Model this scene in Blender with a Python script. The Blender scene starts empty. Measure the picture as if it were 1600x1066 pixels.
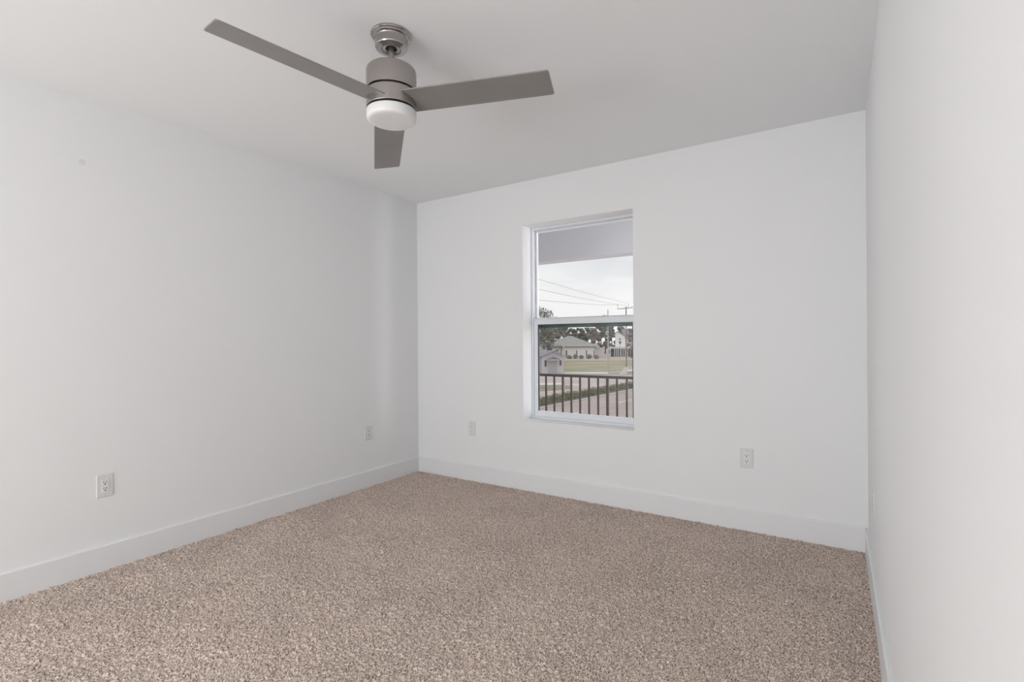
import bpy, bmesh, math, random
import numpy as np
from mathutils import Vector, Matrix

S = bpy.context.scene
COL = S.collection
random.seed(7)

# ------------------------------------------------------------------ camera
CX, CY, CZ = 3.214, -3.384, 1.18
YAW = math.radians(32.9)
cam_d = bpy.data.cameras.new('camera')
cam = bpy.data.objects.new('camera', cam_d); COL.objects.link(cam)
cam_d.sensor_width = 36.0
cam_d.lens = 784.0 / 1600.0 * 36.0
cam_d.clip_start = 0.02; cam_d.clip_end = 2000
cam.matrix_world = (Matrix.Translation((CX, CY, CZ)) @ Matrix.Rotation(YAW, 4, 'Z')
                    @ Matrix.Rotation(math.radians(90), 4, 'X') @ Matrix.Rotation(-0.007, 4, 'Z'))
S.camera = cam

# ------------------------------------------------------------------ colour management, sky, fill lamps
S.view_settings.view_transform = 'Standard'
S.view_settings.look = 'None'
S.view_settings.exposure = 0.0
S.view_settings.gamma = 1.0
S.view_settings.use_curve_mapping = False

w = bpy.data.worlds.new('overcast_sky'); S.world = w; w.use_nodes = True
nt = w.node_tree; nt.nodes.clear()
wo = nt.nodes.new('ShaderNodeOutputWorld'); bg = nt.nodes.new('ShaderNodeBackground')
tc = nt.nodes.new('ShaderNodeTexCoord'); mp = nt.nodes.new('ShaderNodeMapping')
mp.inputs['Scale'].default_value = (1.0, 1.0, 3.2)
nz = nt.nodes.new('ShaderNodeTexNoise'); nz.inputs['Scale'].default_value = 3.0; nz.inputs['Detail'].default_value = 7
cr = nt.nodes.new('ShaderNodeValToRGB')
cr.color_ramp.elements[0].position = 0.36; cr.color_ramp.elements[0].color = (0.77, 0.79, 0.82, 1)
cr.color_ramp.elements[1].position = 0.60; cr.color_ramp.elements[1].color = (0.97, 0.97, 0.97, 1)
nt.links.new(tc.outputs['Generated'], mp.inputs['Vector']); nt.links.new(mp.outputs[0], nz.inputs['Vector'])
nt.links.new(nz.outputs[0], cr.inputs[0]); nt.links.new(cr.outputs[0], bg.inputs[0])
bg.inputs[1].default_value = 1.0
nt.links.new(bg.outputs[0], wo.inputs[0])

def area(name, loc, direction, sx, sy, power, color=(1, 1, 1)):
    d = bpy.data.lights.new(name, 'AREA'); d.shape = 'RECTANGLE'; d.size = sx; d.size_y = sy
    d.energy = power; d.color = color
    o = bpy.data.objects.new(name, d); COL.objects.link(o)
    o.location = loc; o.rotation_euler = Vector(direction).to_track_quat('-Z', 'Y').to_euler()
    return o
# unseen fill lamps, added behind the camera to light the room evenly
area('fill_rear_high', (1.35, -6.38, 1.25), (0.5, 1, 0.03), 1.9, 1.8, 32, (0.970, 0.988, 1.0))
area('fill_rear_low', (1.35, -6.30, 0.60), (0.5, 1, 0.8), 1.9, 0.9, 60, (0.970, 0.988, 1.0))
# unseen fill lamps added outdoors, clear of the window view, brightening jamb and walls
area('fill_balcony_end', (5.6, 0.95, 1.1), (-1, -0.12, 0.05), 1.2, 2.0, 150, (0.97, 0.985, 1.0))
area('fill_street_side', (4.9, 4.0, 1.3), (-3.3, -4.0, 0.0), 3.0, 3.0, 30, (0.97, 0.985, 1.0))
area('fill_far_side', (-3.4, 3.2, 1.3), (5, -3.2, 0.0), 2.5, 3.0, 110, (0.97, 0.985, 1.0))
area('fill_street_low', (4.4, 4.2, -0.9), (-2.8, -4.2, 2.0), 3.0, 1.4, 25, (1.0, 0.99, 0.97))

# ------------------------------------------------------------------ room sizes (metres)
RW, RB, RH = 3.355, -6.50, 2.44           # width, rear wall y, ceiling height
WX0, WX1, WZ0, WZ1 = 1.127, 2.030, 0.550, 2.095   # window opening
GZ = CZ - 5.5                              # street level
ca, sa = math.cos(YAW), math.sin(YAW)
def E(X, Y, z=0.0):                        # street survey axes (X across, Y away from the house front) to world
    return Vector((CX + ca * X - sa * Y, CY + sa * X + ca * Y, z))
def G(px, py, dz=0.0):                     # surveyed spot on the ground
    Y = (5.5 - dz) * 784.0 / (py - (532.5 - 0.007 * (px - 800)))
    return E((px - 800) / 784.0 * Y, Y, GZ + dz)
def H(px, py, Y):                          # surveyed spot at distance Y
    return E((px - 800) / 784.0 * Y, Y, CZ + (532.5 - 0.007 * (px - 800) - py) * Y / 784.0)

# ------------------------------------------------------------------ materials
def mat(name, color, rough=0.6, metal=0.0, spec=0.5, noise=None, bump=None):
    m = bpy.data.materials.new(name); m.use_nodes = True
    n = m.node_tree; b = n.nodes['Principled BSDF']
    b.inputs['Base Color'].default_value = (*color, 1); b.inputs['Roughness'].default_value = rough
    b.inputs['Metallic'].default_value = metal; b.inputs['Specular IOR Level'].default_value = spec
    t = n.nodes.new('ShaderNodeTexCoord')
    if noise:
        sc, amt = noise[0], noise[1]
        q = n.nodes.new('ShaderNodeTexNoise'); q.inputs['Scale'].default_value = sc; q.inputs['Detail'].default_value = 5
        r = n.nodes.new('ShaderNodeValToRGB')
        r.color_ramp.elements[0].position = .3; r.color_ramp.elements[1].position = .7
        r.color_ramp.elements[0].color = (*[c * (1 - amt) for c in color], 1)
        r.color_ramp.elements[1].color = (*[min(1, c * (1 + amt)) for c in color], 1)
        n.links.new(t.outputs['Object'], q.inputs['Vector']); n.links.new(q.outputs[0], r.inputs[0]); n.links.new(r.outputs[0], b.inputs['Base Color'])
    if bump:
        q = n.nodes.new('ShaderNodeTexNoise'); q.inputs['Scale'].default_value = bump[0]; q.inputs['Detail'].default_value = 3
        k = n.nodes.new('ShaderNodeBump'); k.inputs['Strength'].default_value = bump[1]; k.inputs['Distance'].default_value = bump[2]
        n.links.new(t.outputs['Object'], q.inputs['Vector']); n.links.new(q.outputs[0], k.inputs['Height']); n.links.new(k.outputs[0], b.inputs['Normal'])
    return m

M = {}
M['wall'] = mat('wall_paint', (0.895, 0.90, 0.905), 0.75, spec=0.25, bump=(90, 0.05, 0.002))
M['ceiling'] = mat('ceiling_paint', (0.935, 0.947, 0.955), 0.9, spec=0.1, bump=(60, 0.05, 0.002))
M['trim'] = mat('trim_paint', (0.86, 0.865, 0.875), 0.35, spec=0.4)
M['vinyl'] = mat('window_vinyl', (0.80, 0.82, 0.86), 0.35, spec=0.4)
M['bead'] = mat('glazing_bead', (0.88, 0.89, 0.90), 0.3)
M['gasket'] = mat('dark_gasket', (0.045, 0.06, 0.08), 0.5)
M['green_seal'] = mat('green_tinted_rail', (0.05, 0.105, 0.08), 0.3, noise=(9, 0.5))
M['plate'] = mat('outlet_plastic', (0.78, 0.78, 0.775), 0.3, spec=0.5)
M['socket'] = mat('socket_plastic', (0.84, 0.84, 0.83), 0.3, spec=0.5)
M['slot'] = mat('socket_hole', (0.03, 0.03, 0.03), 0.8)
M['screw'] = mat('screw_white', (0.6, 0.6, 0.6), 0.4)
M['spackle'] = mat('spackle_patch', (0.80, 0.80, 0.80), 0.9, spec=0.1)
M['black'] = mat('black_gap', (0.008, 0.006, 0.006), 0.6)
M['blade'] = mat('satin_blade', (0.30, 0.285, 0.275), 0.42, metal=0.35, noise=(6, 0.05))
M['lens'] = mat('frosted_lens', (0.86, 0.86, 0.86), 0.35, spec=0.5)
M['rail'] = mat('railing_metal', (0.045, 0.042, 0.040), 0.45)
M['porch'] = mat('porch_paint', (0.74, 0.75, 0.78), 0.7)
M['concrete'] = mat('concrete', (0.55, 0.53, 0.50), 0.9, noise=(1.5, 0.12))
M['asphalt'] = mat('asphalt', (0.52, 0.435, 0.415), 0.95, noise=(0.35, 0.12))
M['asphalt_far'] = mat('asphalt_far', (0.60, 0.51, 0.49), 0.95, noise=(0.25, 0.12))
M['kerb'] = mat('kerb_concrete', (0.58, 0.55, 0.52), 0.9, noise=(2, 0.1))
M['paint_line'] = mat('road_paint', (0.85, 0.84, 0.82), 0.8)
M['grass'] = mat('dry_grass', (0.42, 0.385, 0.27), 1.0, noise=(0.12, 0.22))
M['tan'] = mat('sandy_strip', (0.56, 0.49, 0.41), 1.0, noise=(0.2, 0.15))
M['strip'] = mat('verge_grass', (0.33, 0.30, 0.21), 1.0, noise=(0.6, 0.25))
M['mulch'] = mat('median_mulch', (0.30, 0.25, 0.21), 1.0, noise=(1.2, 0.25))
M['siding'] = mat('pale_siding', (0.66, 0.65, 0.66), 0.8)
M['stucco'] = mat('white_stucco', (0.86, 0.84, 0.84), 0.9)
M['white_siding'] = mat('bright_white_siding', (0.96, 0.96, 0.96), 0.8)
M['shingle'] = mat('grey_shingles', (0.40, 0.40, 0.39), 0.95, noise=(1.5, 0.1))
M['shingle_blue'] = mat('bluegrey_shingles', (0.34, 0.34, 0.37), 0.95, noise=(1.5, 0.1))
M['fascia'] = mat('fascia_white', (0.75, 0.74, 0.73), 0.7)
M['soffit_shade'] = mat('soffit_shade_dark', (0.25, 0.25, 0.25), 0.8)
M['glass_dark'] = mat('dark_window', (0.12, 0.13, 0.14), 0.3)
M['porch_wall'] = mat('porch_blue_wall', (0.16, 0.19, 0.22), 0.8)
M['door'] = mat('garage_door', (0.52, 0.50, 0.52), 0.7)
M['wood_pole'] = mat('weathered_pole', (0.30, 0.275, 0.26), 0.9, noise=(3, 0.15))
M['pale_pole'] = mat('concrete_pole', (0.55, 0.52, 0.48), 0.9, noise=(2, 0.1))
M['wire'] = mat('cable_grey', (0.34, 0.34, 0.35), 0.7)
M['bark'] = mat('bark', (0.19, 0.16, 0.14), 0.95, noise=(2, 0.3))
M['leaf_dark'] = mat('leaf_dark', (0.26, 0.27, 0.24), 0.9, noise=(0.8, 0.35))
M['leaf_mid'] = mat('leaf_mid', (0.34, 0.36, 0.31), 0.9, noise=(0.8, 0.3))
M['leaf_brown'] = mat('leaf_brown', (0.4, 0.35, 0.32), 0.9, noise=(0.8, 0.3))
M['leaf_hedge'] = mat('leaf_hedge', (0.215, 0.225, 0.13), 0.9, noise=(1.5, 0.4))
M['leaf_palm'] = mat('leaf_palm', (0.22, 0.22, 0.14), 0.8)
M['lamp_black'] = mat('lamp_black', (0.06, 0.065, 0.065), 0.4)
M['lamp_glass'] = mat('lamp_globe', (0.8, 0.82, 0.82), 0.3)

def brushed(name, color, rough, bs):
    m = mat(name, color, rough, metal=0.95)
    n = m.node_tree; b = n.nodes['Principled BSDF']
    t = n.nodes.new('ShaderNodeTexCoord'); p = n.nodes.new('ShaderNodeMapping'); p.inputs['Scale'].default_value = (4, 4, 900)
    q = n.nodes.new('ShaderNodeTexNoise'); q.inputs['Scale'].default_value = 1.0; q.inputs['Detail'].default_value = 2
    k = n.nodes.new('ShaderNodeBump'); k.inputs['Strength'].default_value = bs; k.inputs['Distance'].default_value = 0.0006
    n.links.new(t.outputs['Object'], p.inputs[0]); n.links.new(p.outputs[0], q.inputs['Vector'])
    n.links.new(q.outputs[0], k.inputs['Height']); n.links.new(k.outputs[0], b.inputs['Normal'])
    b.inputs['Anisotropic'].default_value = 0.4
    return m
M['nickel'] = brushed('brushed_nickel', (0.43, 0.40, 0.385), 0.36, .08)
M['canopy_nickel'] = brushed('satin_nickel', (0.42, 0.40, 0.39), 0.2, .05)

def glass():
    m = bpy.data.materials.new('window_glass'); m.use_nodes = True
    n = m.node_tree; n.nodes.clear()
    o = n.nodes.new('ShaderNodeOutputMaterial'); x = n.nodes.new('ShaderNodeMixShader')
    t = n.nodes.new('ShaderNodeBsdfTransparent'); g = n.nodes.new('ShaderNodeBsdfGlossy'); fr = n.nodes.new('ShaderNodeFresnel')
    t.inputs[0].default_value = (0.975, 0.975, 0.975, 1); g.inputs['Roughness'].default_value = 0.0; fr.inputs[0].default_value = 1.45
    ge = n.nodes.new('ShaderNodeNewGeometry'); sb = n.nodes.new('ShaderNodeMath'); sb.operation = 'SUBTRACT'; sb.inputs[0].default_value = 1.0
    ml = n.nodes.new('ShaderNodeMath'); ml.operation = 'MULTIPLY'
    n.links.new(ge.outputs['Backfacing'], sb.inputs[1]); n.links.new(sb.outputs[0], ml.inputs[0]); n.links.new(fr.outputs[0], ml.inputs[1])
    n.links.new(ml.outputs[0], x.inputs[0]); n.links.new(t.outputs[0], x.inputs[1]); n.links.new(g.outputs[0], x.inputs[2]); n.links.new(x.outputs[0], o.inputs[0])
    return m
M['glass'] = glass()

def carpet_material():
    m = bpy.data.materials.new('carpet_yarn'); m.use_nodes = True
    n = m.node_tree; b = n.nodes['Principled BSDF']
    b.inputs['Roughness'].default_value = 1.0; b.inputs['Specular IOR Level'].default_value = 0.05
    t = n.nodes.new('ShaderNodeTexCoord')
    q = n.nodes.new('ShaderNodeTexNoise'); q.inputs['Scale'].default_value = 185; q.inputs['Detail'].default_value = 3; q.inputs['Roughness'].default_value = .7
    r = n.nodes.new('ShaderNodeValToRGB')
    e = r.color_ramp.elements
    e[0].position = .38; e[0].color = (0.14, 0.10, 0.082, 1)
    e[1].position = .62; e[1].color = (0.98, 0.86, 0.78, 1)
    x = e.new(.5); x.color = (0.77, 0.62, 0.53, 1)
    n.links.new(t.outputs['Object'], q.inputs['Vector']); n.links.new(q.outputs[0], r.inputs[0])
    q2 = n.nodes.new('ShaderNodeTexNoise'); q2.inputs['Scale'].default_value = 2.6; q2.inputs['Detail'].default_value = 4  # broad tone patches: shading of brushed pile put into the colour
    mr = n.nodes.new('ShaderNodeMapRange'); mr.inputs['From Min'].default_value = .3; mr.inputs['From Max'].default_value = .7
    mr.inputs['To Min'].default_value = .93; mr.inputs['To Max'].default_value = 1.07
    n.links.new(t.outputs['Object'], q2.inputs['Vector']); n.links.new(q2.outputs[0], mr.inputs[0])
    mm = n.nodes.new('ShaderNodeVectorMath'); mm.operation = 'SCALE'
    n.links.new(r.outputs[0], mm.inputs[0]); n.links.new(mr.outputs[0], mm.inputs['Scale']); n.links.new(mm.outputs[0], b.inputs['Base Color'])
    return m
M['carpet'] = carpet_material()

# ------------------------------------------------------------------ helpers
def box(bm, a, b, tf=None):
    x0, y0, z0 = a; x1, y1, z1 = b
    v = [bm.verts.new((x, y, z)) for x in (x0, x1) for y in (y0, y1) for z in (z0, z1)]
    if tf is not None:
        for q in v: q.co = tf @ q.co
    for f in ((0, 1, 3, 2), (4, 6, 7, 5), (0, 4, 5, 1), (2, 3, 7, 6), (0, 2, 6, 4), (1, 5, 7, 3)):
        bm.faces.new([v[i] for i in f])
    return v

def prism(bm, pts, off):
    """closed prism: polygon pts (Vectors) swept by off"""
    a = [bm.verts.new(p) for p in pts]; b = [bm.verts.new(Vector(p) + Vector(off)) for p in pts]
    bm.faces.new(a[::-1]); bm.faces.new(b)
    for i in range(len(a)):
        j = (i + 1) % len(a); bm.faces.new((a[i], a[j], b[j], b[i]))

def tube(bm, pts, radii, n=8):
    rings = []
    for i, p in enumerate(pts):
        p = Vector(p); t = (Vector(pts[min(i + 1, len(pts) - 1)]) - Vector(pts[max(i - 1, 0)])).normalized()
        u = t.orthogonal().normalized(); v = t.cross(u); r = radii[i] if isinstance(radii, (list, tuple)) else radii
        rings.append([bm.verts.new(p + r * (math.cos(k * 2 * math.pi / n) * u + math.sin(k * 2 * math.pi / n) * v)) for k in range(n)])
    for a, b in zip(rings, rings[1:]):
        # pick the rotation of b that lines up best with a
        s = min(range(n), key=lambda s: (b[s].co - a[0].co).length)
        d = 1 if (b[(s + 1) % n].co - a[1].co).length <= (b[(s - 1) % n].co - a[1].co).length else -1
        for k in range(n):
            bm.faces.new((a[k], a[(k + 1) % n], b[(s + d * (k + 1)) % n], b[(s + d * k) % n]))
    bm.faces.new(rings[0]); bm.faces.new(rings[-1])

def lathe(bm, prof, n=64, closed=False):
    rings = []
    for r, z in prof:
        if r < 1e-6: rings.append([bm.verts.new((0, 0, z))])
        else: rings.append([bm.verts.new((r * math.cos(2 * math.pi * k / n), r * math.sin(2 * math.pi * k / n), z)) for k in range(n)])
    prs = list(zip(rings, rings[1:])) + ([(rings[-1], rings[0])] if closed else [])
    for a, b in prs:
        for k in range(n):
            j = (k + 1) % n
            if len(a) == 1: bm.faces.new((a[0], b[j], b[k]))
            elif len(b) == 1: bm.faces.new((a[k], a[j], b[0]))
            else: bm.faces.new((a[k], a[j], b[j], b[k]))

def obj(name, bm, m, parent=None, smooth=None, bevel=0.0, seg=2):
    bmesh.ops.recalc_face_normals(bm, faces=bm.faces[:])
    me = bpy.data.meshes.new(name); bm.to_mesh(me); bm.free()
    me.materials.append(M[m] if isinstance(m, str) else m)
    o = bpy.data.objects.new(name, me); COL.objects.link(o)
    if parent: o.parent = parent
    if bevel:
        md = o.modifiers.new('bevel', 'BEVEL'); md.width = bevel; md.segments = seg; md.limit_method = 'ANGLE'; md.angle_limit = math.radians(40)
    if smooth is not None:
        me.set_sharp_from_angle(angle=math.radians(smooth)) if hasattr(me, 'set_sharp_from_angle') else None
        for p in me.polygons: p.use_smooth = True
    return o

def BM(): return bmesh.new()
def boxobj(name, a, b, m, parent=None, bevel=0.0):
    bm = BM(); box(bm, a, b); return obj(name, bm, m, parent, bevel=bevel)
def empty(name, loc=(0, 0, 0), rz=0.0):
    o = bpy.data.objects.new(name, None); COL.objects.link(o); o.location = loc; o.rotation_euler = (0, 0, rz)
    o.empty_display_size = 0.05; return o
def tag(o, label=None, cat=None, group=None, kind=None):
    if label: o['label'] = label
    if cat: o['category'] = cat
    if group: o['group'] = group
    if kind: o['kind'] = kind
    return o
def struct(o): o['kind'] = 'structure'; return o
def copy_tree(o, parent=None):
    c = o.copy(); COL.objects.link(c); c.parent = parent
    for ch in list(o.children): copy_tree(ch, c)
    return c

# ------------------------------------------------------------------ room shell
WT = 0.21
# floor slab with the carpet pile as its part
fl = struct(boxobj('floor', (-0.15, RB - 0.15, -0.20), (RW + 0.15, 0.0 + WT, -0.012), 'concrete'))
ce = struct(boxobj('ceiling', (-0.15, RB - 0.15, RH), (RW + 0.15, WT, RH + 0.2), 'ceiling'))

def wall_with_holes(name, x0, x1, z0, z1, holes, to_world, thick, m='wall'):
    """wall in (s, z) plane with rectangular holes; to_world(s, d, z), d from 0 (inside) to thick (outside)"""
    xs = sorted({x0, x1, *[h[0] for h in holes], *[h[1] for h in holes]}); zs = sorted({z0, z1, *[h[2] for h in holes], *[h[3] for h in holes]})
    solid = {}
    for i in range(len(xs) - 1):
        for j in range(len(zs) - 1):
            cx, cz = (xs[i] + xs[i + 1]) / 2, (zs[j] + zs[j + 1]) / 2
            solid[i, j] = not any(h[0] < cx < h[1] and h[2] < cz < h[3] for h in holes)
    bm = BM(); vs = {}
    def v(i, j, d):
        if (i, j, d) not in vs: vs[i, j, d] = bm.verts.new(to_world(xs[i], thick * d, zs[j]))
        return vs[i, j, d]
    for (i, j), s in solid.items():
        if not s: continue
        for d in (0, 1): bm.faces.new((v(i, j, d), v(i + 1, j, d), v(i + 1, j + 1, d), v(i, j + 1, d)))
        for di, dj, a, b in ((-1, 0, (0, 0), (0, 1)), (1, 0, (1, 0), (1, 1)), (0, -1, (0, 0), (1, 0)), (0, 1, (0, 1), (1, 1))):
            if not solid.get((i + di, j + dj), False):
                bm.faces.new((v(i + a[0], j + a[1], 0), v(i + b[0], j + b[1], 0), v(i + b[0], j + b[1], 1), v(i + a[0], j + a[1], 1)))
    return struct(obj(name, bm, m))

wall_back = wall_with_holes('wall_back', 0, RW, -0.012, RH, [(WX0, WX1, WZ0, WZ1)], lambda s, d, z: (s, d, z), WT)
wall_left = wall_with_holes('wall_left', RB, WT, -0.012, RH, [], lambda s, d, z: (-d, s, z), 0.15)
wall_right = wall_with_holes('wall_right', RB, WT, -0.012, RH, [], lambda s, d, z: (RW + d, s, z), 0.15)
W3 = (0.25, 2.3, 0.35, 2.15)
wall_rear = wall_with_holes('wall_rear', -0.15, RW + 0.15, -0.012, RH, [W3], lambda s, d, z: (s, RB - d, z), 0.15)

def baseboard(name, p0, p1, inward, h=0.135, t=0.016):
    p0 = Vector((*p0, 0)); p1 = Vector((*p1, 0)); n = Vector((*inward, 0))
    prof = [(0, -0.008), (t, -0.008), (t, h - 0.006), (t - 0.002, h - 0.002), (t - 0.005, h), (0, h)]
    bm = BM(); prism(bm, [p0 + n * d + Vector((0, 0, z)) for d, z in prof], p1 - p0)
    return struct(obj(name, bm, 'trim'))
baseboard('baseboard_left', (0, RB), (0, 0), (1, 0))
baseboard('baseboard_back', (0.016, 0), (RW - 0.016, 0), (0, -1))
baseboard('baseboard_right', (RW, RB), (RW, 0), (-1, 0))
baseboard('baseboard_rear', (0.016, RB), (RW - 0.016, RB), (0, 1))

# carpet pile: real relief, one heap of tufts nobody could count
def carpet():
    rng = np.random.default_rng(3)
    xs = np.arange(0.013, RW - 0.012, 0.0042)
    ys = np.concatenate([np.arange(RB + 0.013, -2.95, 0.03), np.arange(-2.95, -0.0125, 0.0042)])
    nx, ny = len(xs), len(ys)
    def smooth(a):
        for ax in (0, 1):
            a = (np.roll(a, 1, ax) + 2 * a + np.roll(a, -1, ax)) / 4
        return a
    h1 = rng.standard_normal((ny, nx)); h2 = smooth(rng.standard_normal((ny, nx))); h3 = smooth(smooth(smooth(rng.standard_normal((ny, nx)))))
    h = 0.0026 * h1 + 0.0046 * h2 + 0.0020 * h3
    X, Y = np.meshgrid(xs, ys)
    X = X + rng.uniform(-.0016, .0016, X.shape); Y = Y + rng.uniform(-.0016, .0016, Y.shape)
    X = np.clip(X, 0.012, RW - 0.012)
    Y = np.clip(Y, RB + 0.012, -0.012)
    co = np.stack([X, Y, np.clip(h, -0.011, 0.012)], -1).reshape(-1, 3).astype(np.float32)
    i = np.arange(ny * nx).reshape(ny, nx)
    q = np.stack([i[:-1, :-1], i[:-1, 1:], i[1:, 1:], i[1:, :-1]], -1).reshape(-1, 4)
    me = bpy.data.meshes.new('carpet_pile')
    me.vertices.add(len(co)); me.vertices.foreach_set('co', co.ravel())
    me.loops.add(q.size); me.loops.foreach_set('vertex_index', q.ravel().astype(np.int32))
    me.polygons.add(len(q)); me.polygons.foreach_set('loop_start', np.arange(0, q.size, 4, dtype=np.int32))
    me.polygons.foreach_set('use_smooth', np.ones(len(q), dtype=bool))
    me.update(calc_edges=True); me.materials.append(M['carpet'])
    o = bpy.data.objects.new('carpet_pile', me); COL.objects.link(o); o.parent = fl; o['kind'] = 'stuff'
    o['label'] = 'warm beige cut-pile carpet covering the whole floor'
    return o
carpet()

# small spackle dab high on the wall
bm = BM(); lathe(bm, [(0, 0.0012), (0.009, 0.001), (0.013, 0.0)], 20)
for v in bm.verts: v.co = Vector((v.co.z, v.co.x * 1.0 + 0.001 * math.sin(7 * v.co.y * 100), v.co.y * 1.15))
pt = obj('spackle_patch', bm, 'spackle', wall_left); pt.location = (0, 0, 0)
def left_wall_point(px, py):
    a = (px - 800) / 784.0; Y = CX / (-(ca * a) + sa); 
    p = E(a * Y, Y); return Vector((0, p.y, CZ + (532.5 - 0.007 * (px - 800) - py) * Y / 784.0))
pt.location = left_wall_point(130, 253); pt['label'] = 'small grey spackled spot'

# ------------------------------------------------------------------ windows
def window(name, x0, x1, z0, z1, tf, meet=None):
    """single-hung window; tf places local (x, y=outward, z)"""
    root = struct(empty(name))
    def part(nm, boxes, m, parent, bev=0.0):
        bm = BM()
        for a, b in boxes: box(bm, a, b)
        o = obj(nm, bm, m, parent, bevel=bev); return o
    def ring(x0, x1, z0, z1, w, y0, y1, wt=None, wb=None):
        wt = w if wt is None else wt; wb = w if wb is None else wb
        return [((x0, y0, z0), (x0 + w, y1, z1)), ((x1 - w, y0, z0), (x1, y1, z1)),
                ((x0 + w, y0, z0), (x1 - w, y1, z0 + wb)), ((x0 + w, y0, z1 - wt), (x1 - w, y1, z1))]
    part('window_frame', ring(x0, x1, z0, z1, 0.018, 0.135, 0.208), 'vinyl', root, 0.002)
    zm = meet
    up = part('upper_sash', ring(x0 + .018, x1 - .018, zm - .03, z1 - .018, .014, .176, .202, wt=.014, wb=.06), 'vinyl', root, 0.002)
    part('glazing_bead', ring(x0 + .031, x1 - .031, zm + .028, z1 - .031, .004, .172, .178), 'bead', up)
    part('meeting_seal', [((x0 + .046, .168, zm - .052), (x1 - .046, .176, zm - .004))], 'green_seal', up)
    part('pane', [((x0 + .032, .187, zm + .03), (x1 - .032, .191, z1 - .032))], 'glass', up)
    lo = part('lower_sash', ring(x0 + .018, x1 - .018, z0 + .018, zm + .024, .032, .142, .168, wt=.044, wb=.040), 'vinyl', root, 0.003)
    part('glazing_bead', ring(x0 + .0495, x1 - .0495, z0 + .058, zm - .019, .004, .144, .160, wb=.006), 'bead', lo)
    part('gasket', [((x0 + .0535, .146, z0 + .064), (x0 + .061, .158, zm - .023)), ((x1 - .061, .146, z0 + .064), (x1 - .0535, .158, zm - .023)),
                    ((x0 + .061, .146, zm - .029), (x1 - .061, .158, zm - .023))], 'gasket', lo)
    part('pane', [((x0 + .05, .151, z0 + .060), (x1 - .05, .155, zm - .02))], 'glass', lo)
    root.matrix_world = tf
    return root
window('window_1', WX0, WX1, WZ0, WZ1, Matrix.Identity(4), 1.335)
window('window_2', W3[0], W3[1], W3[2], W3[3], Matrix.Translation((W3[0] + W3[1], RB + .06, 0)) @ Matrix.Rotation(math.pi, 4, 'Z'), 1.335)  # unseen rear window, added to go with the fill lamps

# ------------------------------------------------------------------ outlets (local: x across, y out of the wall, z up)
def make_outlet():
    root = empty('wall_outlet')
    bm = BM()
    hw, hh, t = .037, .0595, .0055
    pts = [(hw, hh), (hw - .0035, hh - .0035)]
    a = [bm.verts.new((sx * hw, 0, sz * hh)) for sx, sz in ((-1, -1), (1, -1), (1, 1), (-1, 1))]
    b = [bm.verts.new((sx * (hw - .0005), t * .55, sz * (hh - .0005))) for sx, sz in ((-1, -1), (1, -1), (1, 1), (-1, 1))]
    c = [bm.verts.new((sx * (hw - .004), t, sz * (hh - .004))) for sx, sz in ((-1, -1), (1, -1), (1, 1), (-1, 1))]
    for p, q in ((a, b), (b, c)):
        for k in range(4): bm.faces.new((p[k], p[(k + 1) % 4], q[(k + 1) % 4], q[k]))
    bm.faces.new(a); bm.faces.new(c)
    obj('wall_plate', bm, 'plate', root, bevel=.001)
    r = boxobj('receptacle', (-.0168, t - .002, -.0335), (.0168, t + .0018, .0335), 'socket', root, bevel=.0012)
    for zc in (.0165, -.0165):
        for sx, hgt in ((-.0063, .0085), (.0063, .007)):
            boxobj('slot', (sx - .0014, t + .0009, zc + .003 - hgt / 2), (sx + .0014, t + .0021, zc + .003 + hgt / 2), 'slot', r)
        bm = BM(); lathe(bm, [(0, 0), (.0033, 0), (.0033, .0012), (0, .0012)], 16)
        for v in bm.verts: v.co = Vector((v.co.x, t + .001 + v.co.z, v.co.y + zc - .0075))
        obj('ground_hole', bm, 'slot', r)
    for zc in (.0475, -.0475):
        bm = BM(); lathe(bm, [(0, 0), (.0028, 0), (.0028, .0008), (.002, .0013), (0, .0013)], 16)
        for v in bm.verts: v.co = Vector((v.co.x, t - .0002 + v.co.z, v.co.y + zc))
        obj('screw', bm, 'screw', root)
    return root
outlet = make_outlet()
def back_wall_x(px):
    a = (px - 800) / 784.0; Y = -CY / (sa * a + ca); return E(a * Y, Y).x
spots = [((back_wall_x(1165.5), 0, .447), math.pi, 'white duplex outlet on the window wall, between the window and the bare side wall'),
         ((back_wall_x(737), 0, .440), math.pi, 'small white outlet between the far room corner and the window'),
         ((0, left_wall_point(574, 676).y, .440), -math.pi / 2, 'small white outlet on the long wall under the fan, close to the far room corner'),
         ((0, left_wall_point(162, 759).y, .440), -math.pi / 2, 'white duplex outlet on the long wall, well away from the far room corner'),
         ((RW, -.58, .440), math.pi / 2, 'outlet plate seen edge-on as a thin sliver on the bare side wall')]
for i, (loc, rz, lab) in enumerate(spots):
    o = outlet if i == 0 else copy_tree(outlet)
    o.location = loc; o.rotation_euler = (0, 0, rz)
    tag(o, lab, 'outlet', 'electrical outlets round the room')

# ------------------------------------------------------------------ ceiling fan
FC = E(-.487, 2.06)
fan = tag(empty('ceiling_fan', (FC.x, FC.y, RH)), 'brushed nickel ceiling fan with three grey blades and a round white light', 'ceiling fan')
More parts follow.
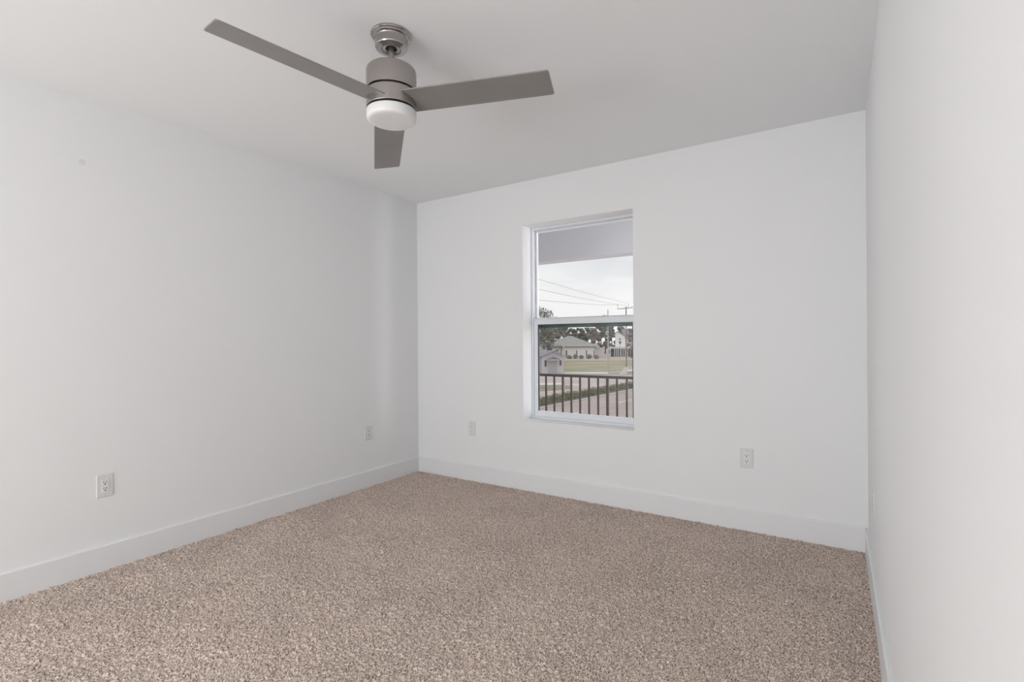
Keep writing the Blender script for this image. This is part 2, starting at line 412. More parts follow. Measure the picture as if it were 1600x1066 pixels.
# canopy
bm = BM()
lathe(bm, [(0, 0), (.082, 0), (.0835, -.002), (.0835, -.006), (.081, -.009), (.077, -.010), (.0765, -.012), (.0755, -.0155), (.072, -.018), (.0675, -.0185),
           (.0665, -.020), (.0655, -.024), (.0652, -.040), (.0660, -.0445), (.0660, -.050), (.064, -.0535), (.061, -.0545), (.046, -.0565), (.0425, -.0585),
           (.0385, -.0590), (.034, -.0575), (.027, -.0555), (.024, -.0545), (.0225, -.050), (.022, -.035), (0, -.035)], 96)
can = obj('canopy', bm, 'canopy_nickel', fan, smooth=28)
can.scale = (.985, .985, 1.06)
bm = BM(); lathe(bm, [(.0122, -.0375), (.0215, -.0375), (.0215, -.0515), (.0122, -.0515)], 32, closed=True)
obj('canopy_collar', bm, 'black', can, smooth=30)
bm = BM(); lathe(bm, [(0, -.038), (.0120, -.038), (.0120, -.118), (0, -.118)], 32)
obj('downrod', bm, 'nickel', fan, smooth=40)
bm = BM()
lathe(bm, [(0, -.1085), (.0150, -.1085), (.0175, -.1095), (.0190, -.112), (.0235, -.118), (.034, -.126), (.048, -.1315), (.066, -.1355), (.084, -.1395), (.0935, -.1435),
           (.0983, -.1495), (.1005, -.157), (.1005, -.2315), (.0995, -.2330), (0, -.2330)], 128)
obj('motor_housing', bm, 'nickel', fan, smooth=28)
bm = BM(); lathe(bm, [(0, -.2325), (.0890, -.2325), (.0890, -.2415), (0, -.2415)], 96)
obj('gap_ring', bm, 'black', fan, smooth=30)
bm = BM(); lathe(bm, [(0, -.2410), (.0995, -.2410), (.1005, -.2420), (.1005, -.3050), (.0997, -.3065), (.0965, -.3065), (0, -.3065)], 128)
hub = obj('blade_hub', bm, 'nickel', fan, smooth=28)
bm = BM(); lathe(bm, [(0, -.306), (.0900, -.306), (.0900, -.3150), (0, -.3150)], 96)
obj('gap_ring', bm, 'black', fan, smooth=30)
bm = BM()
lathe(bm, [(0, -.3145), (.0965, -.3145), (.0990, -.3155), (.1000, -.3180), (.1000, -.342), (.0990, -.3480), (.0960, -.3525), (.0910, -.3555), (.085, -.3570), (.06, -.3578), (0, -.358)], 128)
lk = obj('light_shade', bm, 'lens', fan, smooth=28); lk['label'] = 'round white frosted light'
# blades: (direction in survey axes, slope)
for ang, slope in ((3.936, .041), (-.253, -.007), (1.842, -.064)):
    L, wr, wt_, off, pit, th_ = .664, .138, .134, .001, -.189, .0055
    bm = BM()
    r = .009
    outline = [(.070, -wr / 2 + off)]
    for cxs, cys, a0 in ((L - r, -wt_ / 2 + off + r, -90), (L - r, wt_ / 2 + off - r, 0)):
        for k in range(6):
            a = math.radians(a0 + 18 * k); outline.append((cxs + r * math.cos(a), cys + r * math.sin(a)))
    outline.append((.070, wr / 2 + off))
    prism(bm, [Vector((x, y, -th_ / 2)) for x, y in outline], (0, 0, th_))
    b = obj('blade', bm, 'blade', fan, bevel=.0015)
    b.location = (0, 0, CZ + .981 - RH)
    b.rotation_mode = 'QUATERNION'
    b.rotation_quaternion = (Matrix.Rotation(ang + YAW, 3, 'Z') @ Matrix.Rotation(-slope, 3, 'Y') @ Matrix.Rotation(pit, 3, 'X')).to_quaternion()

# ------------------------------------------------------------------ balcony outside the window
BY0, BY1 = WT, 1.75
BX0, BX1 = -4.0, 8.0
struct(boxobj('balcony_floor', (BX0, BY0, -0.45), (BX1, BY1, -0.27), 'concrete'))
struct(boxobj('balcony_ceiling', (BX0, BY0, 2.62), (BX1, BY1, 2.70), 'porch'))
M['beam'] = mat('beam_paint', (0.56, 0.56, 0.585), 0.7)
struct(boxobj('balcony_beam', (BX0, 1.58, 2.075), (BX1, BY1 + 0.02, 2.62), 'beam'))
M['facade'] = mat('facade_stucco', (0.42, 0.42, 0.43), 0.9)
struct(boxobj('house_facade', (BX0, 0.0, -4.32), (-0.16, 0.20, 3.0), 'facade'))
struct(boxobj('house_facade_wall', (RW + 0.16, 0.0, -4.32), (BX1, 0.20, 3.0), 'facade'))
for cx_ in (BX0 + .1, BX1 - .1):
    struct(boxobj('balcony_column', (cx_ - .1, 1.50, -4.32), (cx_ + .1, 1.70, 2.08), 'porch'))

RY = 1.62       # railing line
railing = tag(empty('balcony_railing', (1.2, RY, -0.27)), 'dark metal balcony railing with square pickets outside the window', 'railing')
RZ = CZ - .375
def rl(nm, a, b):
    q = boxobj(nm, Vector(a) - railing.location, Vector(b) - railing.location, 'rail', railing, bevel=.002); return q
rl('top_rail', (-2.4, RY - .022, RZ - .028), (5.0, RY + .022, RZ))
rl('bottom_rail', (-2.4, RY - .016, RZ - .98), (5.0, RY + .016, RZ - .95))
def rail_x(px):
    a = (px - 800) / 784.0; D = RY - CY; Y = D / (sa * a + ca); return E(a * Y, Y).x
x0r, x1r = rail_x(852.8), rail_x(978.8)
sp = (x1r - x0r) / 9
print('picket spacing', sp, x0r, x1r)
first = None
for k in range(-18, 26):
    x = x0r + sp * k
    if not -2.35 < x < 4.95: continue
    if k == 7:
        p = rl('post', (x - .0125, RY - .0125, RZ - 1.07), (x + .0125, RY + .0125, RZ - .028))
        continue
    if first is None:
        first = boxobj('picket', (-.0085, -.0085, -.95), (.0085, .0085, -.028), 'rail', railing)
        first.location = (x - railing.location.x, 0, RZ - railing.location.z); continue
    c = first.copy(); COL.objects.link(c); c.parent = railing; c.location = (x - railing.location.x, 0, RZ - railing.location.z)
for x in (-2.38, 4.98):
    rl('post', (x - .03, RY - .03, RZ - 1.08), (x + .03, RY + .03, RZ + .03))

# ------------------------------------------------------------------ street, kerbs, lawns
def slab(name, pts, h, m, kind='structure'):
    bm = BM(); prism(bm, [Vector((p.x, p.y, GZ - .02)) for p in pts], (0, 0, h + .02)); o = obj(name, bm, m)
    o['kind'] = kind; return o
bm = BM(); prism(bm, [E(-320, -40, GZ - .5), E(420, -40, GZ - .5), E(420, 700, GZ - .5), E(-320, 700, GZ - .5)], (0, 0, .5))
struct(obj('ground', bm, 'asphalt_far'))
def N(s, n):      # street axes: s along the kerb, n away from this house
    return E(.6 * s - .8 * n, .8 * s + .6 * n)
slab('road', [N(-60, 8), N(260, 8), N(260, 22.3), N(-60, 22.3)], .012, 'asphalt')
slab('kerb', [N(-60, 22.3), N(260, 22.3), N(260, 22.65), N(-60, 22.65)], .13, 'kerb')
slab('median', [N(-60, 22.65), N(260, 22.65), N(260, 24.3), N(-60, 24.3)], .10, 'mulch')
for k in range(-6, 16):
    s0 = 31.4 + k * 9.0
    if k == 0 or -3 < k < 8: slab('lane_marking', [N(s0, 18.95), N(s0 + 3.2, 18.95), N(s0 + 3.2, 19.08), N(s0, 19.08)], .018, 'paint_line')
slab('verge', [G(780, 612), G(846, 611), G(893, 607), G(893, 603), G(846, 602), G(780, 602.5)], .05, 'strip')
slab('kerb', [G(780, 602.2), G(846, 601.6), G(881, 599.8), G(881, 598.4), G(846, 599.6), G(780, 600.2)], .06, 'paint_line')
slab('kerb', [G(893, 601.4), G(905, 601.8), G(905, 600.8), G(893, 600.4)], .06, 'paint_line')
slab('field', [G(868, 585), G(1060, 585), G(1060, 561.5), G(868, 561.5)], .06, 'grass')
slab('sandy_field', [G(868, 563.5), G(1060, 563.5), G(1060, 557.6), G(868, 557.6)], .10, 'tan')
slab('sidewalk', [G(878, 583.6), G(926, 584.2), G(950, 584.2), G(950, 582.6), G(926, 582.4), G(878, 582.2)], .12, 'paint_line')
slab('sidewalk', [G(952, 583.6), G(974, 581.5), G(974, 580.1), G(952, 582.4)], .12, 'kerb')
slab('sidewalk', [G(980, 580.5), G(1010, 577.5), G(1010, 575.6), G(980, 578.6)], .12, 'paint_line')
slab('driveway', [G(966, 586), G(978, 586), G(982, 574), G(976, 574)], .10, 'concrete')
slab('far_path', [G(884, 568.5), G(948, 567.5), G(948, 566.5), G(884, 567.5)], .14, 'tan')

# ------------------------------------------------------------------ foliage
def leaf_cloud(bm, blobs, n, size, rng, flat=1.0):
    tot = sum(b[1] * b[1] for b in blobs)
    for c, r, zs in blobs:
        k = max(6, int(n * r * r / tot))
        for _ in range(k):
            d = Vector((rng.gauss(0, 1), rng.gauss(0, 1), rng.gauss(0, 1))).normalized()
            q = r * (rng.random() ** .45)
            p = Vector(c) + Vector((d.x * q, d.y * q, d.z * q * zs))
            u = Vector((rng.gauss(0, 1), rng.gauss(0, 1), rng.gauss(0, .8))).normalized(); v = u.orthogonal().normalized()
            s = size * rng.uniform(.6, 1.3)
            bm.faces.new([bm.verts.new(p + u * s * a + v * s * b * .55) for a, b in ((-1, 0), (0, -1), (1, 0), (0, 1))])

def tree(px, Y, top, wpx, leafm, label, base_frac=.35, dens=1.0, seed=0, group='trees behind the houses', leaf=.30, name='tree'):
    rng = random.Random(seed * 13 + 5)
    x = (px - 800) / 784.0 * Y
    ztop = (532.5 - .007 * (px - 800) - top) * Y / 784.0 + CZ
    hgt = ztop - GZ; rad = wpx / 2 / 784.0 * Y
    base = E(x, Y, GZ)
    root = tag(empty(name, base), label, 'tree', group)
    bm = BM()
    bends = [Vector((0, 0, 0)), Vector((rng.uniform(-.2, .2), rng.uniform(-.2, .2), hgt * .3)), Vector((rng.uniform(-.4, .4), rng.uniform(-.4, .4), hgt * .62)), Vector((rng.uniform(-.3, .3), 0, hgt * .86))]
    tr = max(.12, hgt * .022)
    tube(bm, bends, [tr, tr * .8, tr * .5, tr * .15], 8)
    blobs = []
    nb = 13
    for k in range(nb):
        a = k * 2.4 + rng.random(); f = base_frac + (1 - base_frac) * (k + .6) / nb
        rr = rad * (1 - .45 * abs(f - .6) / .4 * .8) * rng.uniform(.35, .85)
        tip = Vector((math.cos(a) * rr, math.sin(a) * rr, hgt * f - rad * .18))
        st = bends[1].lerp(bends[2], min(1, max(0, (f - .3) / .5)))
        tube(bm, [st, st.lerp(tip, .55) + Vector((0, 0, hgt * .03)), tip], [tr * .35, tr * .22, tr * .06], 5)
        blobs.append((tip, rad * rng.uniform(.22, .42), .8))
    blobs.append((Vector((0, 0, hgt - rad * .38)), rad * .34, .8)); blobs.append((Vector((0, 0, hgt * .66)), rad * .6, .8))
    obj('trunk', bm, 'bark', root)
    bm = BM(); leaf_cloud(bm, blobs, int(1900 * dens), leaf, rng)
    obj('crown', bm, leafm, root)
    return root

TREES = [
    (851, 112, 475.5, 84, 'leaf_dark', 'tall dark tree whose branchy crown rises above the middle window rail', .30, 1.1, .20),
    (850, 150, 506, 38, 'leaf_dark', 'dense dark tree low behind the small grey house', .08, 2.0, .34),
    (862, 190, 511, 20, 'leaf_dark', 'dark rounded tree where the hip roof meets the small grey house', .05, 1.6, .34),
    (874, 175, 499, 26, 'leaf_dark', 'rounded dark tree behind the hip-roofed house, beside the tall branchy one', .12, 1.6, .36),
    (884, 200, 508, 22, 'leaf_mid', 'narrow tree over the peak of the hip-roofed house', .05, 1.5, .36),
    (896, 195, 512, 24, 'leaf_dark', 'dark tree behind the roof ridge of the hip-roofed house', .05, 1.6, .36),
    (908, 200, 511, 24, 'leaf_dark', 'loose dark tree over the falling roof slope of the hip-roofed house', .05, 1.5, .34),
    (919, 205, 510, 22, 'leaf_mid', 'feathery tree between the roof slope and the brownish tree', .05, 1.3, .32),
    (929, 185, 511, 22, 'leaf_brown', 'bare-looking brownish tree at the end of the hip roof', .03, 1.5, .28),
    (939, 200, 508, 20, 'leaf_mid', 'greenish tree beside the transformer pole', .02, 1.8, .34),
    (946, 212, 491, 22, 'leaf_mid', 'tall tree just peeking above the window rail beside the transformer pole', .15, 1.3, .36),
    (956, 190, 506, 20, 'leaf_mid', 'green tree pressed against the white gabled house', .02, 2.0, .34),
    (972, 215, 509, 28, 'leaf_mid', 'thin tree top showing over the white gable', .15, 1.3, .36),
    (986, 150, 512, 18, 'leaf_brown', 'twiggy grey tree in front of the shingled roof at the window edge', .20, .8, .22),
    (1010, 190, 490, 36, 'leaf_mid', 'tall tree past the white gabled house', .15, 1.0, .42),
    (825, 140, 498, 40, 'leaf_dark', 'dark tree past the small grey house away from the field', .15, 1.0, .42),
]
for i, (px, Y, top, wpx, lm, lab, bf, de, lf) in enumerate(TREES):
    tree(px, Y, top, wpx, lm, lab, bf, de, i + 1, leaf=lf)

# the tree line goes on past both edges of the window view
rg = random.Random(21)
for k, px in enumerate([640, 668, 700, 728, 760, 792, 1036, 1062, 1090, 1120, 1152, 1186, 1222, 1260, 1300, 1345, 1395]):
    tree(px, (158, 182, 206)[k % 3], rg.uniform(494, 510), rg.uniform(34, 48), ('leaf_mid', 'leaf_dark')[k % 2],
         'tree in the long tree line that runs on beyond the window edges', .08, .55, k + 40, 'outer tree line', leaf=.6)

def shrub(name, c, rx, h, leafm, label, cat, group=None, n=260, leaf=.09, seed=1):
    rng = random.Random(seed)
    root = tag(empty(name, c), label, cat, group)
    bm = BM(); leaf_cloud(bm, [(Vector((0, 0, h * .45)), rx, h / 2 / rx * 1.0), (Vector((rx * .4, 0, h * .4)), rx * .7, h / 2 / rx)], n, leaf, rng)
    obj('foliage', bm, leafm, root)
    bm = BM()
    for k in range(4):
        a = k * 1.7; tube(bm, [(0, 0, 0), (math.cos(a) * rx * .3, math.sin(a) * rx * .3, h * .5)], [.02, .01], 5)
    obj('stem', bm, 'bark', root)
    return root
for i, px in enumerate((889.0, 898.5, 908.0, 920.0, 931.0)):
    p = G(px, 561)
    shrub('shrub', Vector((p.x, p.y, GZ + .08)), .85, 1.3 + .3 * (i % 2), 'leaf_mid' if i < 4 else 'leaf_brown',
          ['low shrub under the first window of the hip-roofed house', 'low shrub under the second window of the hip-roofed house',
           'round bush next to the second window of the hip-roofed house', 'bush below the third window of the hip-roofed house',
           'brownish bush at the far end of the hip-roofed house'][i], 'shrub', 'shrubs along the hip-roofed house', 220, .2, i + 3)

# hedge rows on the median: separate plants
rng = random.Random(11)
hg = []
def hedge_run(s0, s1, label, seed):
    rng = random.Random(seed)
    blobs = []; s = 0.0
    while s < s1 - s0:
        p = N(s0 + s, 23.45 + rng.uniform(-.12, .12)) - N(s0, 23.45)
        r = rng.uniform(.42, .62); blobs.append((Vector((p.x, p.y, .36)), r, rng.uniform(.62, .85)))
        s += rng.uniform(.45, .7)
    bm = BM(); leaf_cloud(bm, blobs, int(260 * len(blobs)), .055, rng); o = obj('hedge', bm, 'leaf_hedge')
    o.location = (*N(s0, 23.45).xy, GZ + .09); tag(o, label, 'hedge', 'clipped hedges on the road median')
def s_of(px, n=23.45):        # position along the median seen at that bearing
    a = (px - 800) / 784.0
    # X = .6 s - .8 n ; Y = .8 s + .6 n ; X = a Y
    return (a * .6 * n + .8 * n) / (.6 - a * .8)
hedge_run(s_of(815), s_of(876.5), 'short green hedge on the road median, before the mulched gap', 1)
hedge_run(s_of(885), s_of(1012), 'long green hedge on the road median, running to the window edge after the gap', 2)

# ------------------------------------------------------------------ houses
def house_box(root, nm, X0, X1, Y0, Y1, z0, z1, m, parent=None):
    bm = BM(); o0 = root.location
    prism(bm, [E(X0, Y0, z0) - o0, E(X1, Y0, z0) - o0, E(X1, Y1, z0) - o0, E(X0, Y1, z0) - o0], (0, 0, z1 - z0))
    return obj(nm, bm, m, parent or root)
def poly_solid(root, nm, verts, faces, m):
    bm = BM(); vs = [bm.verts.new(Vector(v) - root.location) for v in verts]
    for f in faces: bm.faces.new([vs[i] for i in f])
    return obj(nm, bm, m, root)
def XY(px, Y): return (px - 800) / 784.0 * Y
def ZZ(px, py, Y): return CZ + (532.5 - .007 * (px - 800) - py) * Y / 784.0
def pane_window(root, px0, px1, py0, py1, Y, fm='fascia', gm='glass_dark'):
    X0, X1, z0, z1 = XY(px0, Y), XY(px1, Y), ZZ(px0, py1, Y), ZZ(px0, py0, Y)
    f = house_box(root, 'window', X0, X1, Y - .12, Y + .02, z0, z1, fm)
    house_box(root, 'pane', X0 + .05, X1 - .05, Y - .15, Y - .12, z0 + .05, z1 - .05, gm, f)

# hip-roofed house
Y0 = 156.0
h1 = tag(empty('house', E(XY(896, Y0), Y0, GZ)), 'long white single-storey house with a grey hip roof across the field', 'house')
X0, X1 = XY(864.5, Y0), XY(928.5, Y0); ze = ZZ(896, 541.6, Y0)
house_box(h1, 'wall', X0, X1, Y0, Y0 + 13, GZ, ze, 'stucco')
house_box(h1, 'soffit_shade', X0 - .55, X1 + .55, Y0 - .55, Y0 + 13.5, ze - .15, ze + .18, 'soffit_shade')  # eave shadow line put into the colour of a deep dark strip
house_box(h1, 'fascia', X0 - .6, X1 + .6, Y0 - .6, Y0 + 13.6, ze + .18, ze + .5, 'fascia')
zr = ZZ(890, 524.6, Y0 + 6.5); Xr = XY(890, Y0 + 6.5)
a, b, c, d = E(X0 - .6, Y0 - .6, ze + .5), E(X1 + .6, Y0 - .6, ze + .5), E(X1 + .6, Y0 + 13.6, ze + .5), E(X0 - .6, Y0 + 13.6, ze + .5)
e_, f_ = E(Xr - .6, Y0 + 6.5, zr), E(Xr + .6, Y0 + 6.5, zr)
poly_solid(h1, 'roof', [a, b, c, d, e_, f_], [(0, 1, 5, 4), (1, 2, 5), (2, 3, 4, 5), (3, 0, 4), (0, 3, 2, 1)], 'shingle')
for p0, p1 in ((883.8, 886.2), (899.8, 901.8), (915.2, 917.2), (927.0, 928.4)):
    pane_window(h1, p0, p1, 547.0, 556.0, Y0)
pane_window(h1, 869.5, 871.8, 546.5, 549.5, Y0)
house_box(h1, 'wing', X1, XY(944, Y0 + 3), Y0 + 3, Y0 + 11, GZ, ZZ(936, 543.6, Y0), 'siding')
bm = BM(); zw = ZZ(936, 543.6, Y0)
prism(bm, [E(X1, Y0 + 2.6, zw) - h1.location, E(X1, Y0 + 11.4, zw) - h1.location, E(X1, Y0 + 7, zw + 1.3) - h1.location], E(XY(937, Y0 + 3), 0) - E(X1, 0))
obj('wing_roof', bm, 'shingle', h1)

# small gabled house by the road
Y1 = 84.0
h2 = tag(empty('house', E(XY(864, Y1), Y1, GZ)), 'small grey gabled house near the road, partly behind the railing', 'house')
X0, X1 = XY(846.5, Y1), XY(881.5, Y1); ze = ZZ(864, 556.8, Y1); za = ZZ(864, 549.4, Y1)
house_box(h2, 'wall', X0, X1, Y1, Y1 + 8, GZ, ze, 'siding')
def gable(root, nm, Xa, Xb, Ya, Yb, zlo, zhi, m, th=.16, xpk=None, xo=.35):
    """roof with gable towards the viewer, ridge along Y, two sloping slabs + gable infill"""
    xm = (Xa + Xb) / 2 if xpk is None else xpk
    k = (zhi - zlo) / (xm - Xa); k2 = (zhi - zlo) / (Xb - xm)
    o0 = root.location
    bm = BM()
    pts = [(Xa - xo, zlo - k * xo), (xm, zhi), (Xb + xo, zlo - k2 * xo), (Xb + xo, zlo - k2 * xo + th), (xm, zhi + th), (Xa - xo, zlo - k * xo + th)]
    prism(bm, [E(x, Ya - .4, z) - o0 for x, z in pts], E(0, Yb - Ya + .8) - E(0, 0))
    return obj(nm, bm, m, root)
def infill(root, Xa, Xb, Ya, Yb, zlo, zhi, m, xpk=None):
    xm = (Xa + Xb) / 2 if xpk is None else xpk; o0 = root.location
    bm = BM(); prism(bm, [E(x, Ya, z) - o0 for x, z in ((Xa, zlo), (xm, zhi), (Xb, zlo))], E(0, Yb - Ya) - E(0, 0))
    return obj('gable_wall', bm, m, root)
infill(h2, X0, X1, Y1, Y1 + 8, ze, za, 'siding')
gable(h2, 'roof', X0, X1, Y1, Y1 + 8, ze, za, 'shingle_blue')
# wing away from the field with a ridge running across
house_box(h2, 'wing', X0 - 7, X0, Y1 + 1.5, Y1 + 8, GZ, ze + .1, 'siding')
o0 = h2.location; bm = BM(); zw = ze + .1
prism(bm, [E(X0 - 7.4, Y1 + 1.0, zw) - o0, E(X0 - 7.4, Y1 + 8.5, zw) - o0, E(X0 - 7.4, Y1 + 4.7, za + .35) - o0], E(8.6, 0) - E(0, 0))
obj('wing_roof', bm, 'shingle_blue', h2)
# entry canopy and door
xa, xb = XY(856, Y1 - 1.2), XY(873.5, Y1 - 1.2); zc = ZZ(864, 561.3, Y1 - 1.2); zp = ZZ(864, 557.8, Y1 - 1.2)
gable(h2, 'porch_roof', xa, xb, Y1 - 1.2, Y1, zc, zp, 'shingle_blue', .1, xo=.1)
house_box(h2, 'porch_beam', xa, xb, Y1 - 1.2, Y1 - 1.05, zc - .18, zc, 'fascia')
house_box(h2, 'garage_door', xa + .1, xb - .25, Y1 - .06, Y1 + .01, GZ, zc - .25, 'door')
pane_window(h2, 850.0, 854.3, 562, 573, Y1)
pane_window(h2, 873.6, 877.4, 562, 571, Y1)

# white two-storey house
Y2 = 166.0
h3 = tag(empty('house', E(XY(969, Y2), Y2, GZ)), 'bright white two-storey house with a steep gable and a dark columned porch', 'house')
X0, X1 = XY(961.3, Y2), XY(976.8, Y2); Xp = XY(965.3, Y2)
zl, zpk, zrr, zb = ZZ(961, 520.6, Y2), ZZ(965, 517.8, Y2), ZZ(977, 525.6, Y2), ZZ(969, 543, Y2)
bm = BM(); o0 = h3.location
prism(bm, [E(x, Y2, z) - o0 for x, z in ((X0, GZ), (X1, GZ), (X1, zrr), (Xp, zpk), (X0, zl))], E(2.1, 10) - E(0, 0)); obj('wall', bm, 'white_siding', h3)
bm = BM()
prism(bm, [E(x, Y2 - .3, z) - o0 for x, z in ((X0 - .3, zl - .15), (Xp, zpk + .03), (X1 + .4, zrr - .25), (X1 + .4, zrr - .05), (Xp, zpk + .25), (X0 - .3, zl + .05))], E(2.2, 10.6) - E(0, 0)); obj('roof', bm, 'shingle_blue', h3)
Xq = XY(1004, Y2)
house_box(h3, 'wing', X1, Xq, Y2 + 2, Y2 + 9, GZ, ZZ(980, 529, Y2), 'stucco')
bm = BM(); zq = ZZ(980, 529, Y2); zt = ZZ(980, 514, Y2 + 5.5)
prism(bm, [E(X1, Y2 + 1.5, zq) - o0, E(X1, Y2 + 9.5, zq) - o0, E(X1, Y2 + 5.5, zt) - o0], E(Xq - X1 + .4, 0) - E(0, 0)); obj('wing_roof', bm, 'shingle_blue', h3)
pxa, pxb = XY(953, Y2 - 2.5), XY(1004, Y2 - 2.5)
house_box(h3, 'porch_roof', pxa, pxb, Y2 - 2.5, Y2, ZZ(969, 544.6, Y2 - 2.5), ZZ(969, 541.6, Y2 - 2.5), 'fascia')
house_box(h3, 'porch_wall', XY(954, Y2), XY(1003, Y2), Y2 - .15, Y2 + .1, GZ, ZZ(969, 544.4, Y2), 'porch_wall')
for px in (953.7, 960.3, 963.3, 966.0, 970.2, 973.4, 976.6, 981, 985.0, 989, 994, 999):
    x = XY(px, Y2 - 2.4); house_box(h3, 'column', x - .11, x + .11, Y2 - 2.45, Y2 - 2.23, GZ, ZZ(969, 544.4, Y2 - 2.4), 'fascia')

# ------------------------------------------------------------------ palm, poles, lamps, wires
pY = 120.0
pb = E(XY(876.5, pY), pY, GZ)
palm = tag(empty('palm_tree', pb), 'little palm tree in front of the white hip-roofed house', 'tree')
bm = BM(); zt = ZZ(876, 541, pY) - GZ
tube(bm, [(0, 0, 0), (.1, 0, zt * .5), (.05, 0, zt)], [.16, .12, .11], 8); obj('trunk', bm, 'bark', palm)
rng = random.Random(5)
first = None
for k in range(16):
    a = k * 2.39996; up = rng.uniform(.1, 1.1); ln = rng.uniform(.75, .95)
    bm = BM(); pts = []
    for j in range(6):
        t = j / 5; r = ln * t; z = up * t * ln - 1.1 * t * t * ln
        pts.append(Vector((math.cos(a) * r, math.sin(a) * r, z)))
    side = Vector((-math.sin(a), math.cos(a), 0))
    vs = [(bm.verts.new(p + side * .16 * math.sin(math.pi * (.12 + .86 * j / 5)) + Vector((0, 0, -.06))), bm.verts.new(p), bm.verts.new(p - side * .16 * math.sin(math.pi * (.12 + .86 * j / 5)) + Vector((0, 0, -.06)))) for j, p in enumerate(pts)]
    for q, r in zip(vs, vs[1:]):
        bm.faces.new((q[0], q[1], r[1], r[0])); bm.faces.new((q[1], q[2], r[2], r[1]))
    f = obj('frond', bm, 'leaf_palm', palm); f.location = (.05, 0, zt)

def pole(name, px, Y, top, r, m, label, cat='pole'):
    b = E(XY(px, Y), Y, GZ); root = tag(empty(name, b), label, cat)
    bm = BM(); h = ZZ(px, top, Y) - GZ; tube(bm, [(0, 0, 0), (0, 0, h)], [r, r * .75], 12); obj('shaft', bm, m, root)
    return root, h
# crossarm pole
p1, hh1 = pole('utility_pole', 978.6, 102.0, 479.0, .15, 'wood_pole', 'tall wooden utility pole carrying a crossarm, at the window edge', 'utility pole')
ax = (E(1, 0) - E(0, 0)).normalized()
za = ZZ(978, 481.6, 102.0) - GZ
bm = BM(); tube(bm, [-ax * 1.75 + Vector((0, -.05, za - .12)), ax * 1.35 + Vector((0, -.05, za + .16))], .07, 8); obj('crossarm', bm, 'wood_pole', p1)
for d, hgt in ((-1.68, .75), (-.1, .3), (.45, .85), (1.25, .5)):
    bm = BM(); q = ax * d + Vector((0, -.05, za + .02)); tube(bm, [q, q + Vector((0, 0, hgt))], [.035, .05], 8); obj('insulator', bm, 'wire', p1)
# transformer pole
p2, hh2 = pole('utility_pole', 950.2, 92.0, 490.0, .14, 'pale_pole', 'weathered utility pole with a dark transformer can, in the middle of the field view', 'utility pole')
bm = BM(); lathe(bm, [(0, 0), (.26, 0), (.28, .05), (.28, 1.15), (.2, 1.25), (0, 1.28)], 20)
t = obj('transformer', bm, 'lamp_black', p2, smooth=40); t.location = ax * .38 + Vector((0, 0, ZZ(953, 521.5, 92) - GZ)); M['transformer'] = mat('transformer_grey', (.13, .14, .16), .6); t.data.materials[0] = M['transformer']
bm = BM(); z_ = ZZ(951, 520, 92) - GZ; tube(bm, [-ax * .45 + Vector((0, -.2, z_)), ax * .6 + Vector((0, -.2, z_))], .05, 8); obj('crossarm', bm, 'wood_pole', p2)
for d in (-.3, .15):
    bm = BM(); q = ax * d + Vector((0, -.2, z_ + .02)); tube(bm, [q, q + Vector((0, 0, .22))], [.09, .07], 8); obj('insulator', bm, 'lamp_glass', p2)
bm = BM(); tube(bm, [(0, 0, hh2), (0, 0, hh2 + .75)], [.07, .05], 8); obj('pole_pin', bm, 'lamp_black', p2)
bm = BM(); tube(bm, [(0, 0, hh2 - .25), (0, 0, hh2 + .0)], [.22, .1], 8); obj('pole_cap', bm, 'lamp_glass', p2)
# slender pale pole near the small house
p3, hh3 = pole('street_pole', 880.8, 50.0, 527.5, .095, 'pale_pole', 'slender pale concrete pole rising beside the small gabled house', 'pole')
bm = BM(); box(bm, (-.14, -.14, 0), (.14, .14, .25)); obj('base', bm, 'concrete', p3)
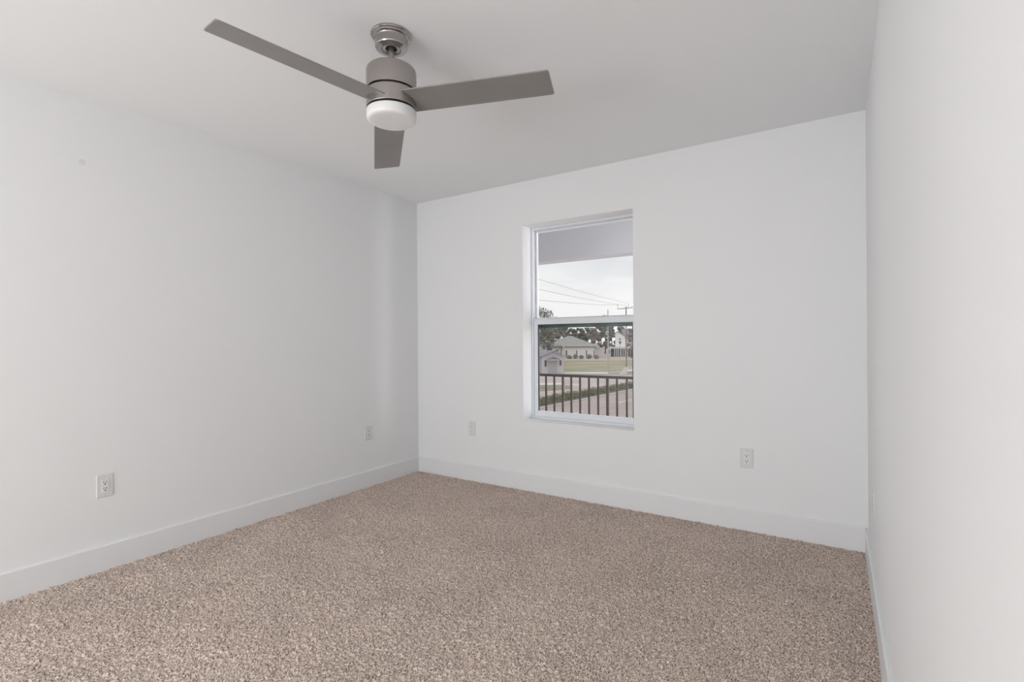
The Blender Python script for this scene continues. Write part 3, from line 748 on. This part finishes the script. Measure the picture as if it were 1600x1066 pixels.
# street lamp in front of the white gable
p4, hh4 = pole('street_lamp', 968.8, 118.0, 537.5, .07, 'pale_pole', 'old-style street lamp with a dark lantern in front of the white gable', 'street lamp')
bm = BM(); lathe(bm, [(0, 0), (.10, 0), (.14, .25), (.30, .45), (.36, .5), (.36, .56), (0, .6)], 12); t = obj('lantern_base', bm, 'lamp_black', p4); t.location = (0, 0, hh4)
bm = BM(); lathe(bm, [(0, .58), (.3, .58), (.40, 1.05), (.42, 1.1), (0, 1.1)], 6); t = obj('lantern_glass', bm, 'lamp_glass', p4); t.location = (0, 0, hh4)
bm = BM(); lathe(bm, [(0, 1.08), (.44, 1.08), (.2, 1.35), (.05, 1.5), (0, 1.6)], 12); t = obj('lantern_cap', bm, 'wire', p4); t.location = (0, 0, hh4)

def wire(ptA, ptB, sag, label, r=.022):
    a, b = Vector(ptA), Vector(ptB); bm = BM(); o0 = a.copy(); pts = []
    for k in range(25):
        t = k / 24; p = a.lerp(b, t) - o0; p.z -= sag * 4 * t * (1 - t); pts.append(p)
    tube(bm, pts, r, 6); o = obj('power_line', bm, 'wire'); o.location = o0
    return tag(o, label, 'power line', 'overhead lines')
ends = []
for (pa, pb_, lab) in (((840, 433), (982.4, 473.5), 'highest thin overhead line slanting down to the crossarm pole'),
                       ((840, 449), (978.2, 477.0), 'middle thin overhead line slanting down to the crossarm pole'),
                       ((840, 466), (965.6, 476.2), 'lowest thin overhead line, almost level, reaching the crossarm pole')):
    A, B = H(pa[0], pa[1], 58.0), H(pb_[0], pb_[1], 102.0); A = A + (A - B) * .25
    ends.append(A); wire(A, B, .25, lab, .021)
# the next pole along the street carries their other ends
b5 = Vector((ends[1].x, ends[1].y, GZ)) + Vector((.0, .35, 0))
p5 = tag(empty('utility_pole', b5), 'wooden utility pole the overhead lines run back to', 'utility pole')
bm = BM(); tube(bm, [(0, 0, 0), (0, 0, ends[0].z - GZ + .4)], [.16, .12], 12); obj('shaft', bm, 'wood_pole', p5)
for A in ends:
    bm = BM(); q = A - b5; tube(bm, [Vector((0, 0, q.z)), q], .05, 8); obj('insulator', bm, 'wire', p5)
